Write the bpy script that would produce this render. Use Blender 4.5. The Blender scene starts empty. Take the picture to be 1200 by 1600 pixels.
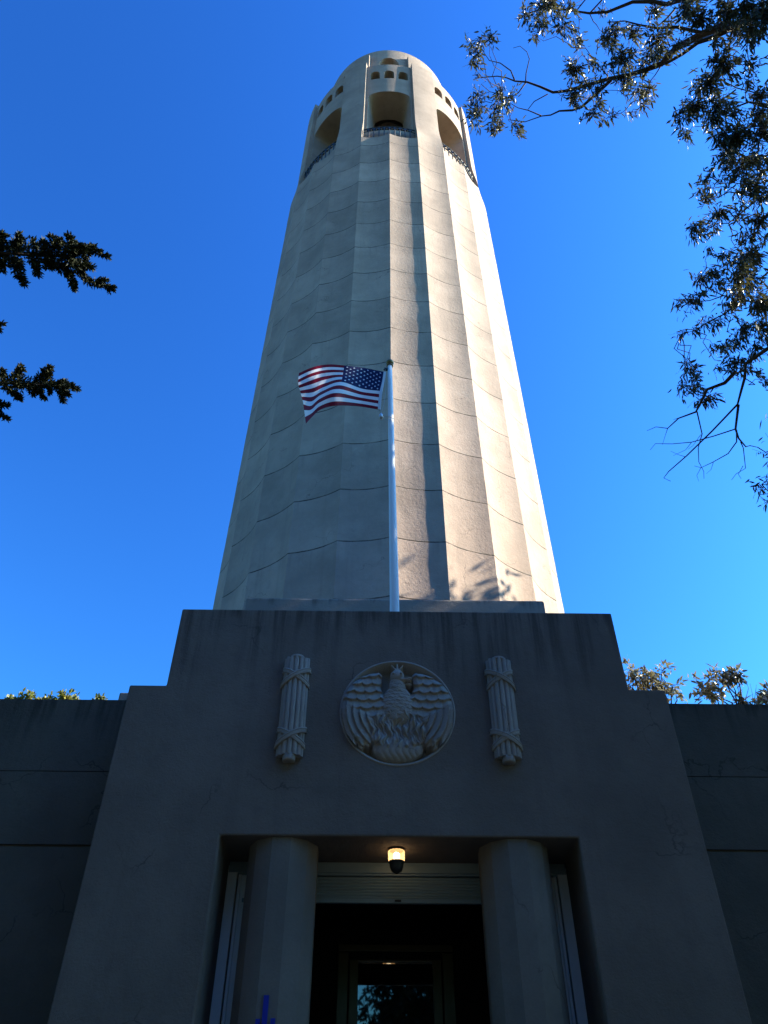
import bpy, bmesh, math, random
import numpy as np
from mathutils import Matrix, Vector

SC = bpy.context.scene
COL = SC.collection
rnd = random.Random(7)
R_ = math.radians
E = 1.6                                   # eye height above the plaza

# ------------------------------------------------------------------ camera
F_PX, PITCH, YAW, ROLL = 1248.0, R_(42.28), R_(.628), R_(.215)
FW = Vector((math.sin(YAW)*math.cos(PITCH), math.cos(YAW)*math.cos(PITCH), math.sin(PITCH)))
_r = Vector((math.cos(YAW), -math.sin(YAW), 0)); _u = _r.cross(FW)
RT = _r*math.cos(ROLL) + _u*math.sin(ROLL)
UP = -_r*math.sin(ROLL) + _u*math.cos(ROLL)
cd = bpy.data.cameras.new('camera'); cam = bpy.data.objects.new('camera', cd); COL.objects.link(cam)
cd.sensor_fit = 'VERTICAL'; cd.sensor_height = 36.0; cd.lens = 36.0*F_PX/1600.0
cd.clip_start = .05; cd.clip_end = 6000
M = Matrix.Identity(4)
for i in range(3):
    M[i][0], M[i][1], M[i][2] = RT[i], UP[i], -FW[i]
M[2][3] = E
cam.matrix_world = M
SC.camera = cam

def at(px, py, dist):
    """a point of the real place seen in direction (px, py), dist metres from the eye"""
    d = FW*F_PX + RT*(px-600) + UP*(800-py); d.normalize()
    return np.array((d.x*dist, d.y*dist, d.z*dist+E))
def at_y(px, py, y):
    d = FW*F_PX + RT*(px-600) + UP*(800-py); t = y/d.y
    return np.array((d.x*t, y, d.z*t+E))

# ------------------------------------------------------------------ sky, sun, exposure
SUN_AZ, SUN_EL = 91.6, 34.0               # clockwise from +Y
w = bpy.data.worlds.new('World'); SC.world = w; w.use_nodes = True
nt = w.node_tree; nt.nodes.clear()
sky = nt.nodes.new('ShaderNodeTexSky'); sky.sky_type = 'NISHITA'; sky.sun_disc = False
sky.sun_elevation = R_(SUN_EL); sky.sun_rotation = R_(SUN_AZ)
sky.air_density = 2.0; sky.dust_density = 1.5; sky.ozone_density = 3.0; sky.altitude = 80
gm = nt.nodes.new('ShaderNodeGamma'); gm.inputs['Gamma'].default_value = 1.8
bg = nt.nodes.new('ShaderNodeBackground'); bg.inputs['Strength'].default_value = .05
wo = nt.nodes.new('ShaderNodeOutputWorld')
nt.links.new(sky.outputs[0], gm.inputs['Color']); tn = nt.nodes.new('ShaderNodeMix'); tn.data_type = 'RGBA'; tn.blend_type = 'MULTIPLY'; tn.inputs[0].default_value = 1; tn.inputs[7].default_value = (.098, .270, .50, 1)
nt.links.new(gm.outputs[0], tn.inputs[6]); nt.links.new(tn.outputs[2], bg.inputs[0]); nt.links.new(bg.outputs[0], wo.inputs[0])
sd = bpy.data.lights.new('sun', 'SUN'); sd.energy = 4.4; sd.angle = R_(.5); sd.color = (1.0, .93, .73)
so = bpy.data.objects.new('sun', sd); COL.objects.link(so)
sdir = Vector((math.sin(R_(SUN_AZ))*math.cos(R_(SUN_EL)), math.cos(R_(SUN_AZ))*math.cos(R_(SUN_EL)), math.sin(R_(SUN_EL))))
so.rotation_euler = sdir.to_track_quat('Z', 'Y').to_euler(); so.location = (40, 0, 60)
vs = SC.view_settings; vs.view_transform = 'Standard'; vs.look = 'None'; vs.gamma = 1; vs.use_curve_mapping = False
vs.exposure = 2.15
SC.cycles.max_bounces = 6; SC.cycles.diffuse_bounces = 4; SC.cycles.transparent_max_bounces = 8
SC.cycles.use_denoising = True

# ------------------------------------------------------------------ helpers
BASE = {}
def link(o, parent=None):
    COL.objects.link(o)
    if parent is not None:
        o.parent = parent
def tag(o, label, cat, group=None):
    o['label'] = label; o['category'] = cat
    if group: o['group'] = group
    return o
def thing(name, loc, label, cat, group=None):
    o = bpy.data.objects.new(name, None); COL.objects.link(o); o.location = loc
    o.empty_display_size = .3; BASE[o] = np.array(loc, float)
    return tag(o, label, cat, group)
def mesh(name, V, Fs, m, parent=None, smooth=False, mats=None, midx=None, base=None, label=None):
    b = BASE.get(parent, np.zeros(3)) if base is None else np.array(base, float)
    V = np.asarray(V, float).reshape(-1, 3) - b
    me = bpy.data.meshes.new(name); me.from_pydata(V.tolist(), [], [tuple(int(i) for i in f) for f in Fs])
    for mm in (mats or [m]): me.materials.append(mm)
    if midx is not None: me.polygons.foreach_set('material_index', np.asarray(midx, dtype=np.int32))
    if smooth: me.polygons.foreach_set('use_smooth', np.ones(len(me.polygons), bool))
    me.update()
    o = bpy.data.objects.new(name, me); link(o, parent); BASE[o] = b
    if parent is None: o.location = b
    if label: o['label'] = label
    return o
class MB:
    def __init__(s): s.V = []; s.F = []; s.M = []; s.mi = 0
    def add(s, V, Fs):
        n = len(s.V); s.V += [tuple(v) for v in V]; s.F += [tuple(n+i for i in f) for f in Fs]; s.M += [s.mi]*len(Fs)
    def box(s, x0, x1, y0, y1, z0, z1):
        s.add([(x0,y0,z0),(x1,y0,z0),(x1,y1,z0),(x0,y1,z0),(x0,y0,z1),(x1,y0,z1),(x1,y1,z1),(x0,y1,z1)],
              [(0,3,2,1),(4,5,6,7),(0,1,5,4),(1,2,6,5),(2,3,7,6),(3,0,4,7)])
    def loft(s, rings, closed=True, cap0=False, cap1=False):
        n = len(rings[0]); V = [p for r in rings for p in r]; Fs = []
        for i in range(len(rings)-1):
            for j in range(n if closed else n-1):
                k = (j+1) % n
                Fs.append((i*n+j, i*n+k, (i+1)*n+k, (i+1)*n+j))
        if cap0: Fs.append(tuple(range(n-1, -1, -1)))
        if cap1: Fs.append(tuple((len(rings)-1)*n+j for j in range(n)))
        s.add(V, Fs)
    def lathe(s, cx, cy, prof, n=24, cap0=True, cap1=True):
        s.loft([[(cx+r*math.cos(2*math.pi*j/n), cy+r*math.sin(2*math.pi*j/n), z) for j in range(n)] for r, z in prof], True, cap0, cap1)
    def tube(s, P, rad, n=6, cap=True):
        P = [np.array(p, float) for p in P]; rings = []
        if not hasattr(rad, '__len__'): rad = [rad]*len(P)
        ref = None
        for i, p in enumerate(P):
            t = P[min(i+1, len(P)-1)] - P[max(i-1, 0)]; t = t/(np.linalg.norm(t)+1e-9)
            if ref is None:
                ref = np.array((0, 0, 1.)) if abs(t[2]) < .9 else np.array((1., 0, 0))
            a = np.cross(t, ref); a /= np.linalg.norm(a)+1e-9; b = np.cross(t, a); ref = np.cross(a, t)
            rings.append([p + rad[i]*(a*math.cos(2*math.pi*j/n)+b*math.sin(2*math.pi*j/n)) for j in range(n)])
        s.loft(rings, True, cap, cap)
    def build(s, name, m, parent=None, smooth=False, **k):
        return mesh(name, s.V, s.F, m, parent, smooth, midx=s.M if k.get('mats') else None, **k)
def autosmooth(o, ang=35):
    me = o.data
    me.polygons.foreach_set('use_smooth', np.ones(len(me.polygons), bool))
    bm = bmesh.new(); bm.from_mesh(me)
    for e in bm.edges:
        if len(e.link_faces) == 2 and e.calc_face_angle(0) > R_(ang): e.smooth = False
    bm.to_mesh(me); bm.free(); return o
def bevel(o, wd, seg=2):
    b = o.modifiers.new('bevel', 'BEVEL'); b.width = wd; b.segments = seg; b.limit_method = 'ANGLE'; b.angle_limit = R_(40); return o

# ------------------------------------------------------------------ materials
class NG:
    def __init__(s, name):
        s.m = bpy.data.materials.new(name); s.m.use_nodes = True; s.t = s.m.node_tree
        s.p = s.t.nodes['Principled BSDF']; s.out = s.t.nodes['Material Output']
    def n(s, typ, **k):
        nd = s.t.nodes.new(typ)
        for a, v in k.items(): setattr(nd, a, v)
        return nd
    def l(s, a, b): s.t.links.new(a, b)
    def setv(s, sock, v):
        if hasattr(v, 'is_linked') or isinstance(v, bpy.types.NodeSocket): s.l(v, sock)
        else: sock.default_value = v
    def math(s, op, a, b=0.0, c=None, clamp=False):
        nd = s.n('ShaderNodeMath', operation=op); nd.use_clamp = clamp
        s.setv(nd.inputs[0], a); s.setv(nd.inputs[1], b)
        if c is not None: s.setv(nd.inputs[2], c)
        return nd.outputs[0]
    def mix(s, fac, a, b, mode='MIX'):
        nd = s.n('ShaderNodeMix', data_type='RGBA', blend_type=mode)
        s.setv(nd.inputs[0], fac)
        for sk, v in ((nd.inputs[6], a), (nd.inputs[7], b)):
            if isinstance(v, bpy.types.NodeSocket): s.l(v, sk)
            else: sk.default_value = (*v, 1) if len(v) == 3 else v
        return nd.outputs[2]
    def noise(s, co, scale, detail=4, rough=.55, mapping=None):
        if mapping:
            mp = s.n('ShaderNodeMapping'); mp.inputs['Scale'].default_value = mapping; s.l(co, mp.inputs[0]); co = mp.outputs[0]
        nd = s.n('ShaderNodeTexNoise'); nd.inputs['Scale'].default_value = scale; nd.inputs['Detail'].default_value = detail
        nd.inputs['Roughness'].default_value = rough; s.l(co, nd.inputs['Vector']); return nd.outputs['Fac']
    def ramp(s, v, a, b, lo=0.0, hi=1.0):
        nd = s.n('ShaderNodeMapRange'); nd.interpolation_type = 'SMOOTHSTEP'
        s.setv(nd.inputs[0], v); nd.inputs[1].default_value = a; nd.inputs[2].default_value = b
        nd.inputs[3].default_value = lo; nd.inputs[4].default_value = hi; return nd.outputs[0]
    def obj(s): return s.n('ShaderNodeTexCoord').outputs['Object']
    def bump(s, h, strength=.4, dist=.02, normal=None):
        nd = s.n('ShaderNodeBump'); nd.inputs['Strength'].default_value = strength; nd.inputs['Distance'].default_value = dist
        s.l(h, nd.inputs['Height'])
        if normal is not None: s.l(normal, nd.inputs['Normal'])
        return nd.outputs[0]
    def fin(s, col=None, rough=.8, nrm=None, spec=.3, metal=0.0):
        if col is not None: s.setv(s.p.inputs['Base Color'], col if isinstance(col, bpy.types.NodeSocket) else (*col, 1))
        s.setv(s.p.inputs['Roughness'], rough); s.p.inputs['Specular IOR Level'].default_value = spec; s.p.inputs['Metallic'].default_value = metal
        if nrm is not None: s.l(nrm, s.p.inputs['Normal'])
        return s.m

def simple(name, col, rough=.6, spec=.4, metal=0.0, var=.12, scale=9.0, bump=.15):
    g = NG(name); co = g.obj()
    n = g.noise(co, scale, 5)
    c = g.mix(n, [v*(1-var) for v in col], [min(1, v*(1+var)) for v in col])
    nr = g.bump(g.noise(co, scale*9, 3), bump, .004)
    return g.fin(c, rough, nr, spec, metal)

def concrete(name, col, joints=False, streak=None, bstr=.55, patch=.3):
    """stucco on concrete: blotches, per-lift tone, thin dark pour joints, weather streaks that start at a parapet"""
    g = NG(name); co = g.obj()
    sx = g.n('ShaderNodeSeparateXYZ'); g.l(co, sx.inputs[0]); X, Y, Z = sx.outputs
    big = g.noise(co, .55, 5, .6); mid = g.noise(co, 2.6, 6, .65); fine = g.noise(co, 34, 5, .7)
    c = g.mix(g.ramp(big, .3, .7), [v*.80 for v in col], [v*1.14 for v in col])
    c = g.mix(g.ramp(mid, .52, .78, 0, patch), c, [v*1.25 for v in col])
    c = g.mix(g.ramp(mid, .50, .28, 0, .45), c, [v*.72 for v in (col[0]*.97, col[1], col[2]*1.0)])
    vst = g.noise(co, 1.0, 5, .6, (3.2, 3.2, .18))
    c = g.mix(g.ramp(vst, .52, .72, 0, .38), c, [v*.70 for v in col])
    c = g.mix(g.ramp(fine, .3, .7, 0, .32), c, [v*.76 for v in col])
    vo = g.n('ShaderNodeTexVoronoi', feature='DISTANCE_TO_EDGE'); vo.inputs['Scale'].default_value = .42
    wv = g.n('ShaderNodeVectorMath', operation='MULTIPLY_ADD'); nz = g.n('ShaderNodeTexNoise'); nz.inputs['Scale'].default_value = 2.2; nz.inputs['Detail'].default_value = 6; g.l(co, nz.inputs['Vector'])
    g.l(nz.outputs['Color'], wv.inputs[0]); wv.inputs[1].default_value = (.8, .8, .8); g.l(co, wv.inputs[2]); g.l(wv.outputs[0], vo.inputs['Vector'])
    crack = g.math('MULTIPLY', g.ramp(vo.outputs['Distance'], .0015, .006, 1, 0), g.ramp(g.noise(co, .7, 2), .5, .62))
    c = g.mix(g.math('MULTIPLY', crack, .55), c, [v*.3 for v in col])
    h = g.math('ADD', g.math('MULTIPLY', fine, .6), g.math('MULTIPLY', g.noise(co, 8, 5, .65), 1.0))
    if joints:
        z0, pitch = joints
        q = g.math('DIVIDE', g.math('SUBTRACT', Z, z0), pitch)
        wob = g.math('MULTIPLY', g.math('SUBTRACT', g.noise(co, .9, 2), .5), .012)
        fr = g.math('ABSOLUTE', g.math('SUBTRACT', g.math('FRACT', g.math('ADD', g.math('ADD', q, wob), 50.5)), .5))
        line = g.ramp(fr, .0085, .0115, 1, 0)
        ang = g.math('ARCTAN2', X, g.math('MULTIPLY', Y, -1))
        fi = g.math('FLOOR', g.math('DIVIDE', ang, R_(15)))
        li = g.math('FLOOR', g.math('ADD', q, 50.0))
        cb = g.n('ShaderNodeCombineXYZ'); g.l(fi, cb.inputs[0]); g.l(li, cb.inputs[1])
        wn = g.n('ShaderNodeTexWhiteNoise', noise_dimensions='2D'); g.l(cb.outputs[0], wn.inputs['Vector'])
        wl = g.n('ShaderNodeTexWhiteNoise', noise_dimensions='1D'); g.l(li, wl.inputs['W'])
        tone = g.math('ADD', g.math('MULTIPLY', g.math('SUBTRACT', wn.outputs['Value'], .5), .16), g.math('MULTIPLY', g.math('SUBTRACT', wl.outputs['Value'], .5), .06))
        hv = g.n('ShaderNodeHueSaturation'); g.l(c, hv.inputs['Color']); g.l(g.math('ADD', tone, 1.0), hv.inputs['Value']); c = hv.outputs[0]
        eff = g.math('MULTIPLY', g.ramp(g.noise(co, .8, 6, .7), .56, .74), g.ramp(g.noise(co, 6, 5, .7), .45, .7))
        c = g.mix(g.math('MULTIPLY', eff, .4), c, (.40, .36, .31))
        c = g.mix(g.math('MULTIPLY', line, g.ramp(g.noise(co, 1.7, 4, .7), .3, .6, .35, .95)), c, (.035, .03, .026))
        run = g.ramp(g.math('FRACT', g.math('ADD', q, 50.0)), .55, 1.0, 0, 1)
        c = g.mix(g.math('MULTIPLY', g.math('MULTIPLY', run, g.ramp(g.noise(co, 1.0, 4, .6, (4.5, 4.5, .1)), .52, .7)), .35), c, [v*.55 for v in col])
        h = g.math('SUBTRACT', h, g.math('MULTIPLY', line, 2.0))
    if streak:
        top, length = streak
        sn = g.noise(co, 1.0, 6, .7, (5.5, 5.5, .25)); sb = g.noise(co, 1.6, 3, .5, (1, 1, .2))
        ln = g.math('MULTIPLY', g.math('ADD', g.ramp(sb, .35, .7), .12), length)
        d = g.math('DIVIDE', g.math('SUBTRACT', top, Z), ln)
        f = g.math('MULTIPLY', g.ramp(d, 0, 1, 1, 0), g.ramp(sn, .40, .62))
        c = g.mix(g.math('MULTIPLY', f, .72), c, (col[0]*.25, col[1]*.25, col[2]*.25))
    return g.fin(c, g.ramp(mid, .2, .8, .82, .95), g.bump(h, bstr, .03), .2)

JZ, JP = 13.89+E, 2.27
M_TOWER = concrete('tower_stucco', (.345, .255, .205), joints=(JZ, JP))
M_TOP = concrete('belvedere_stucco', (.335, .25, .20))
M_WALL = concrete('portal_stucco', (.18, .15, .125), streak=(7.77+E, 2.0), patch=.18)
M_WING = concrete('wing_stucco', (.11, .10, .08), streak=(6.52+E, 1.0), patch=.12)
M_BLOCK = concrete('block_stucco', (.30, .25, .21), streak=(10.6+E, .5))
M_COLM = concrete('column_stucco', (.185, .165, .14), bstr=.3)
M_STONE = concrete('cast_stone', (.35, .32, .285), bstr=.35)
M_WHITE = simple('white_paint', (.70, .70, .68), .35, .5, 0, .06, 3)
M_SHUT = simple('shutter_paint', (.20, .26, .28), .4, .5, 0, .1, 4)
M_IRON = simple('dark_iron', (.02, .02, .02), .5)
M_BRONZE = simple('bronze', (.09, .08, .05), .35, .5, .8)
M_SLAB_SHADE = simple('slab_shade_black', (.03, .03, .03), .95, .1)  # near-black colour paints in the shade under the tower-top slabs
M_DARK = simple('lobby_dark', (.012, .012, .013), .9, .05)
M_BALL = simple('finial_gold', (.20, .12, .035), .35, .5, .7)
M_STEEL = simple('zinc', (.5, .5, .5), .4, .5, .6)
M_ROPE = simple('rope', (.35, .34, .32), .9)
M_BARK = simple('eucalyptus_bark', (.075, .058, .045), .9, .1, 0, .4, 5, .6)
M_BARK2 = simple('dark_bark', (.045, .035, .028), .95, .1, 0, .4, 5, .6)
M_BLUE = simple('blue_paint', (.004, .018, .30), .6)
M_RED = simple('flag_red', (.17, .004, .015), .7, .2, 0, .06)
M_FWHITE = simple('flag_white', (.72, .71, .73), .7, .2, 0, .03)
M_NAVY = simple('flag_blue', (.007, .009, .06), .7, .2, 0, .06)
for _m in (M_RED, M_FWHITE, M_NAVY):
    t = _m.node_tree; p = t.nodes['Principled BSDF']; tr = t.nodes.new('ShaderNodeBsdfTranslucent'); mx = t.nodes.new('ShaderNodeMixShader')
    bc = p.inputs['Base Color'].links[0].from_socket; t.links.new(bc, tr.inputs[0]); mx.inputs[0].default_value = .22
    t.links.new(p.outputs[0], mx.inputs[1]); t.links.new(tr.outputs[0], mx.inputs[2]); t.links.new(mx.outputs[0], t.nodes['Material Output'].inputs[0])
def leafmat(name, col, trans=.3, rough=.38, spec=.5):
    g = NG(name); co = g.obj()
    oi = g.n('ShaderNodeNewGeometry').outputs['Random Per Island']
    c = g.mix(oi, [v*.55 for v in col], [v*1.5 for v in col])
    c = g.mix(g.ramp(g.noise(co, 1.3, 3), .4, .7), c, (col[0]*1.5, col[1]*1.2, col[2]*.8))
    g.fin(c, rough, None, spec)
    tr = g.n('ShaderNodeBsdfTranslucent'); g.l(c, tr.inputs[0]); mx = g.n('ShaderNodeMixShader'); mx.inputs[0].default_value = trans
    g.l(g.p.outputs[0], mx.inputs[1]); g.l(tr.outputs[0], mx.inputs[2]); g.l(mx.outputs[0], g.out.inputs[0]); return g.m
M_GUM = leafmat('gum_leaf', (.06, .068, .036), .3, .42, .35)
M_CYP = leafmat('cypress_leaf', (.016, .022, .010), .05, .7, .2)
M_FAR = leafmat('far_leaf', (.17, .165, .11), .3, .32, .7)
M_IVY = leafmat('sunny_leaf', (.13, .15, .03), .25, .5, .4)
M_NIGHT = leafmat('conifer_leaf', (.025, .035, .018), .05, .7, .2)
g = NG('door_glass'); g.fin((.004, .005, .006), .02, None, .5); g.p.inputs['IOR'].default_value = 2.3; M_GLASS = g.m
g = NG('lamp_glass'); g.fin((.9, .8, .6), .2); g.p.inputs['Emission Color'].default_value = (1, .52, .18, 1); g.p.inputs['Emission Strength'].default_value = .42
tr = g.n('ShaderNodeBsdfTransparent'); mx = g.n('ShaderNodeMixShader'); mx.inputs[0].default_value = .5; g.l(g.p.outputs[0], mx.inputs[1]); g.l(tr.outputs[0], mx.inputs[2]); g.l(mx.outputs[0], g.out.inputs[0]); M_LGLASS = g.m
g = NG('lamp_bulb'); g.fin((1, .9, .7), .3); g.p.inputs['Emission Color'].default_value = (1, .80, .50, 1); g.p.inputs['Emission Strength'].default_value = 2.6; M_BULB = g.m
M_PAVE = concrete('plaza_paving', (.085, .083, .08), bstr=.3)
M_GROUND = simple('hill_ground', (.06, .062, .035), .95, .1, 0, .5, .4, .5)

# ------------------------------------------------------------------ ground
V = []; Fs = []
ringr = [0, 30, 60, 120, 400, 1500, 5000]; nn = 48
rng = np.random.default_rng(3)
for i, r in enumerate(ringr):
    for j in range(nn):
        a = 2*math.pi*j/nn; z = -.02 if r <= 30 else -.02 - min(60, (r-30)*.22)*(.9+.2*rng.random())
        V.append((r*math.cos(a), r*math.sin(a)+12, z))
for i in range(len(ringr)-1):
    for j in range(nn):
        k = (j+1) % nn; Fs.append((i*nn+j, i*nn+k, (i+1)*nn+k, (i+1)*nn+j) if i else (j, (i+1)*nn+k, (i+1)*nn+j) if False else (i*nn+j, i*nn+k, (i+1)*nn+k, (i+1)*nn+j))
o = mesh('ground', V, Fs, M_GROUND, smooth=True); o['kind'] = 'structure'
mb = MB(); mb.box(-16, 16, -10, 9.2, -.3, .0); o = mb.build('plaza_pavement', M_PAVE); o['kind'] = 'structure'
mb = MB()
for k in range(6): mb.box(-4.2, 4.9, 8.3+.3*k-.0, 14.5, .16*k+.002, .16*(k+1)) if k else mb.box(-4.2, 4.9, 8.3, 14.5, .0, .16)
o = mb.build('entrance_steps', M_PAVE); o['kind'] = 'structure'

# ------------------------------------------------------------------ tower
XT, YT = .45, 25.5
def cyl(a, r, z): return (XT+r*math.sin(a), YT-r*math.cos(a), z)
TW = thing('concrete_tower', (XT, YT, 0), 'tall fluted concrete tower with an arched belvedere on top, behind the entrance', 'tower')
SILL = 46.8+E
def RS(z): return 6.62-(z-E-13.8)*(.37/33.0)
SAG = .107
def flute(a0, a1, r, n):
    """points of one concave flute between two arrises, last one left out"""
    p0 = np.array((math.sin(a0), -math.cos(a0)))*r; p1 = np.array((math.sin(a1), -math.cos(a1)))*r
    am = (a0+a1)/2; nrm = np.array((math.sin(am), -math.cos(am))); out = []
    for i in range(n):
        t = i/n; q = p0+(p1-p0)*t - nrm*SAG*(1-(2*t-1)**2)*r/6.4; out.append(q)
    return out
zl = [0.0]
z = JZ-6*JP
while z < SILL-.5:
    if z > .2: zl.append(z)
    z += JP
zl += [SILL]
rings = []; NF = 10
zf = []
for a, b in zip(zl[:-1], zl[1:]): zf += [a+(b-a)*i/5 for i in range(5)] if b-a < 4 else [a]
zf.append(SILL); rg_ = np.random.default_rng(77); un = rg_.normal(0, 1, (len(zf), 24*NF))
un = (un + np.roll(un, 1, 0)*.8)*.0019; un[-1] = 0; un[0] = 0
for zi, z in enumerate(zf):
    pts = []
    for k in range(24): pts += flute(R_(15*k), R_(15*k+15), RS(z), NF)
    pts = [q*(1+un[zi, i]/6.4) for i, q in enumerate(pts)]
    rings.append([(XT+q[0], YT+q[1], z) for q in pts])
rings.append([(XT+(p[0]-XT)*.60, YT+(p[1]-YT)*.60, SILL) for p in rings[-1]])
mb = MB(); mb.loft(rings, True, True, True)
o = mb.build('shaft', M_TOWER, TW); autosmooth(o, 12)

def panel(segs, ro, ri, zt, opens=(), zb=None):
    """curved wall: segs = list of angles; opens = (a0, a1, bottom, top function or height); solid elsewhere between zb and zt"""
    mbp = MB()
    A = sorted(set([round(a, 6) for a in segs]))
    def ints(a0, a1):
        am = (a0+a1)/2; iv = []; cur = (zb, zb)
        for (o0, o1, b, tf) in sorted(opens, key=lambda q: q[2]):
            if o0 < am < o1:
                if b > cur[0]+1e-6: iv.append((cur, (b, b)))
                cur = (tf(a0), tf(a1))
        iv.append((cur, (zt, zt))); return iv
    prev = None
    for i in range(len(A)-1):
        a0, a1 = A[i], A[i+1]; iv = ints(a0, a1)
        for (l, h) in iv:
            P = [cyl(a0, ro, l[0]), cyl(a1, ro, l[1]), cyl(a1, ri, l[1]), cyl(a0, ri, l[0]), cyl(a0, ro, h[0]), cyl(a1, ro, h[1]), cyl(a1, ri, h[1]), cyl(a0, ri, h[0])]
            fs = [(0,1,5,4), (2,3,7,6), (4,5,6,7), (0,3,2,1)]
            if i == 0 or len(iv) < prev[0] or (prev[1] != iv[0][0][0] and iv[0][0][0] < prev[1]): fs.append((3,0,4,7))
            nx = ints(A[i+1], A[i+2]) if i+2 < len(A) else None
            if nx is None or len(nx) > len(iv) or nx[0][0][0] > iv[0][0][1]+.5: fs.append((1,2,6,5))
            mbp.add(P, fs)
        prev = (len(iv), iv[-1][0][1] if len(iv) == 1 else iv[0][0][1])
    return mbp
def arch_top(c, hw, spring, rise, pw=2.6):
    return lambda a: spring + rise*max(0, 1-abs((a-c)/hw)**pw)**(1/pw)
def lin(a, b, n): return [a+(b-a)*i/n for i in range(n+1)]

ZP = 59.5+E; ZB = 59.15+E
for k in range(8):
    c = R_(45*k)
    # pier: starts as one flute of the shaft and swells into a smooth convex pier
    a0, a1 = c+R_(15), c+R_(30); rg = []
    for z in [SILL+.001] + lin(SILL+.35, SILL+3.4, 8) + [SILL+6, ZP]:
        t = min(1, max(0, (z-SILL)/3.3)); t = t*t*(3-2*t); rr = RS(z)
        fl = flute(a0, a1, RS(SILL), NF) + [np.array((math.sin(a1), -math.cos(a1)))*RS(SILL)]
        rc = 6.04-(z-SILL)*.006
        ring = []
        for i in range(NF+1):
            aa = a0+(a1-a0)*i/NF; q = fl[i]*(1-t)+np.array((math.sin(aa), -math.cos(aa)))*rc*t
            ring.append((XT+q[0], YT+q[1], z))
        ring += [cyl(a1, 4.4, z), cyl(a0, 4.4, z)]
        rg.append(ring)
    mb = MB(); mb.loft(rg, True, False, True)
    autosmooth(mb.build('pier', M_TOP, TW), 30)
    # bay wall between two piers: one wide arch, three small arched windows over it
    hw = R_(13.6); segs = lin(c-R_(15), c+R_(15), 30) + [c-hw, c+hw]; opens = [(c-hw, c+hw, SILL-.2, arch_top(c, hw, 53.75+E, .68, 2.4))]
    bw = autosmooth(panel(segs, 5.76, 4.0, 55.6+E, opens, SILL-.001).build('bay_wall', M_TOP, TW), 30)
    segs = lin(c-R_(15), c+R_(15), 20); opens = []
    for s in (-9.4, 0, 9.4):
        wc, ww = c+R_(s), R_(3.3); segs += [wc-ww, wc+ww] + lin(wc-ww, wc+ww, 8)
        opens.append((wc-ww, wc+ww, 56.68+E, arch_top(wc, ww, 57.6+E, .42, 2.2)))
    autosmooth(panel(segs, 5.76, 5.2, ZB, opens, 55.6+E).build('window_wall', M_TOP, TW), 30)
    mb = MB(); A = lin(c-R_(14.99), c+R_(14.99), 20)
    mb.loft([[cyl(a, r, z) for a in A] for r, z in ((5.68, SILL), (5.68, SILL+2.05), (5.73, SILL+2.05), (5.73, SILL+2.25), (5.3, SILL+2.25), (5.3, SILL))], False)
    autosmooth(mb.build('parapet', M_TOP, TW), 30)
    # iron railing on the sill
    mb = MB(); A = lin(c-R_(14.6), c+R_(14.6), 16)
    mb.tube([cyl(a, 5.98, SILL+1.55) for a in A], .045, 6); mb.tube([cyl(a, 5.98, SILL+1.2) for a in A], .022, 5)
    for i in range(1, 10):
        a = c+R_(-14.6+29.2*i/10)
        mb.tube([cyl(a, 5.98, SILL), cyl(a, 5.98, SILL+1.6)], .036, 5)
        mb.box(*sorted((cyl(a, 5.98, 0)[0]-.12, cyl(a, 5.98, 0)[0]+.12)), cyl(a, 5.98, 0)[1]-.03, cyl(a, 5.98, 0)[1]+.03, SILL+1.3, SILL+1.42)
    mb.build('railing', M_IRON, TW)
    # upper tier pier
    mb = MB(); A = lin(c+R_(16.7), c+R_(28.3), 6)
    sec = [(a, 4.93) for a in A] + [(A[-1], 4.5), (A[0], 4.5)]
    mb.loft([[cyl(a, r, z) for a, r in sec] for z in (58.3+E, 64.2+E)], True, False, True)
    autosmooth(mb.build('upper_pier', M_TOP, TW), 30)
# crowning ring with an arch in every bay
segs, opens = [], []
for k in range(8):
    c = R_(45*k); hw = R_(9.8); segs += lin(c-hw, c+hw, 16) + lin(c-R_(22.5), c+R_(22.5), 12); opens.append((c-hw, c+hw, 58.3+E, arch_top(c, hw, 61.9+E, 1.9, 2.3)))
autosmooth(panel(segs, 4.65, 4.1, 65.4+E, opens, 58.2+E).build('crown_ring', M_TOP, TW), 30)
mb = MB(); mb.lathe(XT, YT, [(4.05, 64.6+E), (4.05, 64.85+E)], 48); mb.build('added_roof_slab', M_SLAB_SHADE, TW); mb = MB(); mb.lathe(XT, YT, [(5.7, 58.25+E), (5.7, 58.4+E)], 48); mb.build('terrace_slab', M_SLAB_SHADE, TW); mb = MB(); mb.lathe(XT, YT, [(5.1, 55.65+E), (5.1, 55.9+E)], 48)  # first disc is an added lid on the open crown, darkening its arches
mb.build('gallery_ceiling', M_TOP, TW)
segs, opens = [], []
for k in range(8):
    c = R_(45*k); hw = R_(11); segs += lin(c-hw, c+hw, 12) + lin(c-R_(22.5), c+R_(22.5), 10); opens.append((c-hw, c+hw, SILL+.9, arch_top(c, hw, 53.9+E, 1.1, 2)))
autosmooth(panel(segs, 3.6, 3.2, 55.64+E, opens, SILL+.002).build('inner_core', M_TOP, TW), 30)
mb = MB(); mb.lathe(XT, YT, [(2.4, SILL+.003), (2.4, 55.64+E)], 32); mb.build('stair_core', M_TOP, TW)

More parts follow.
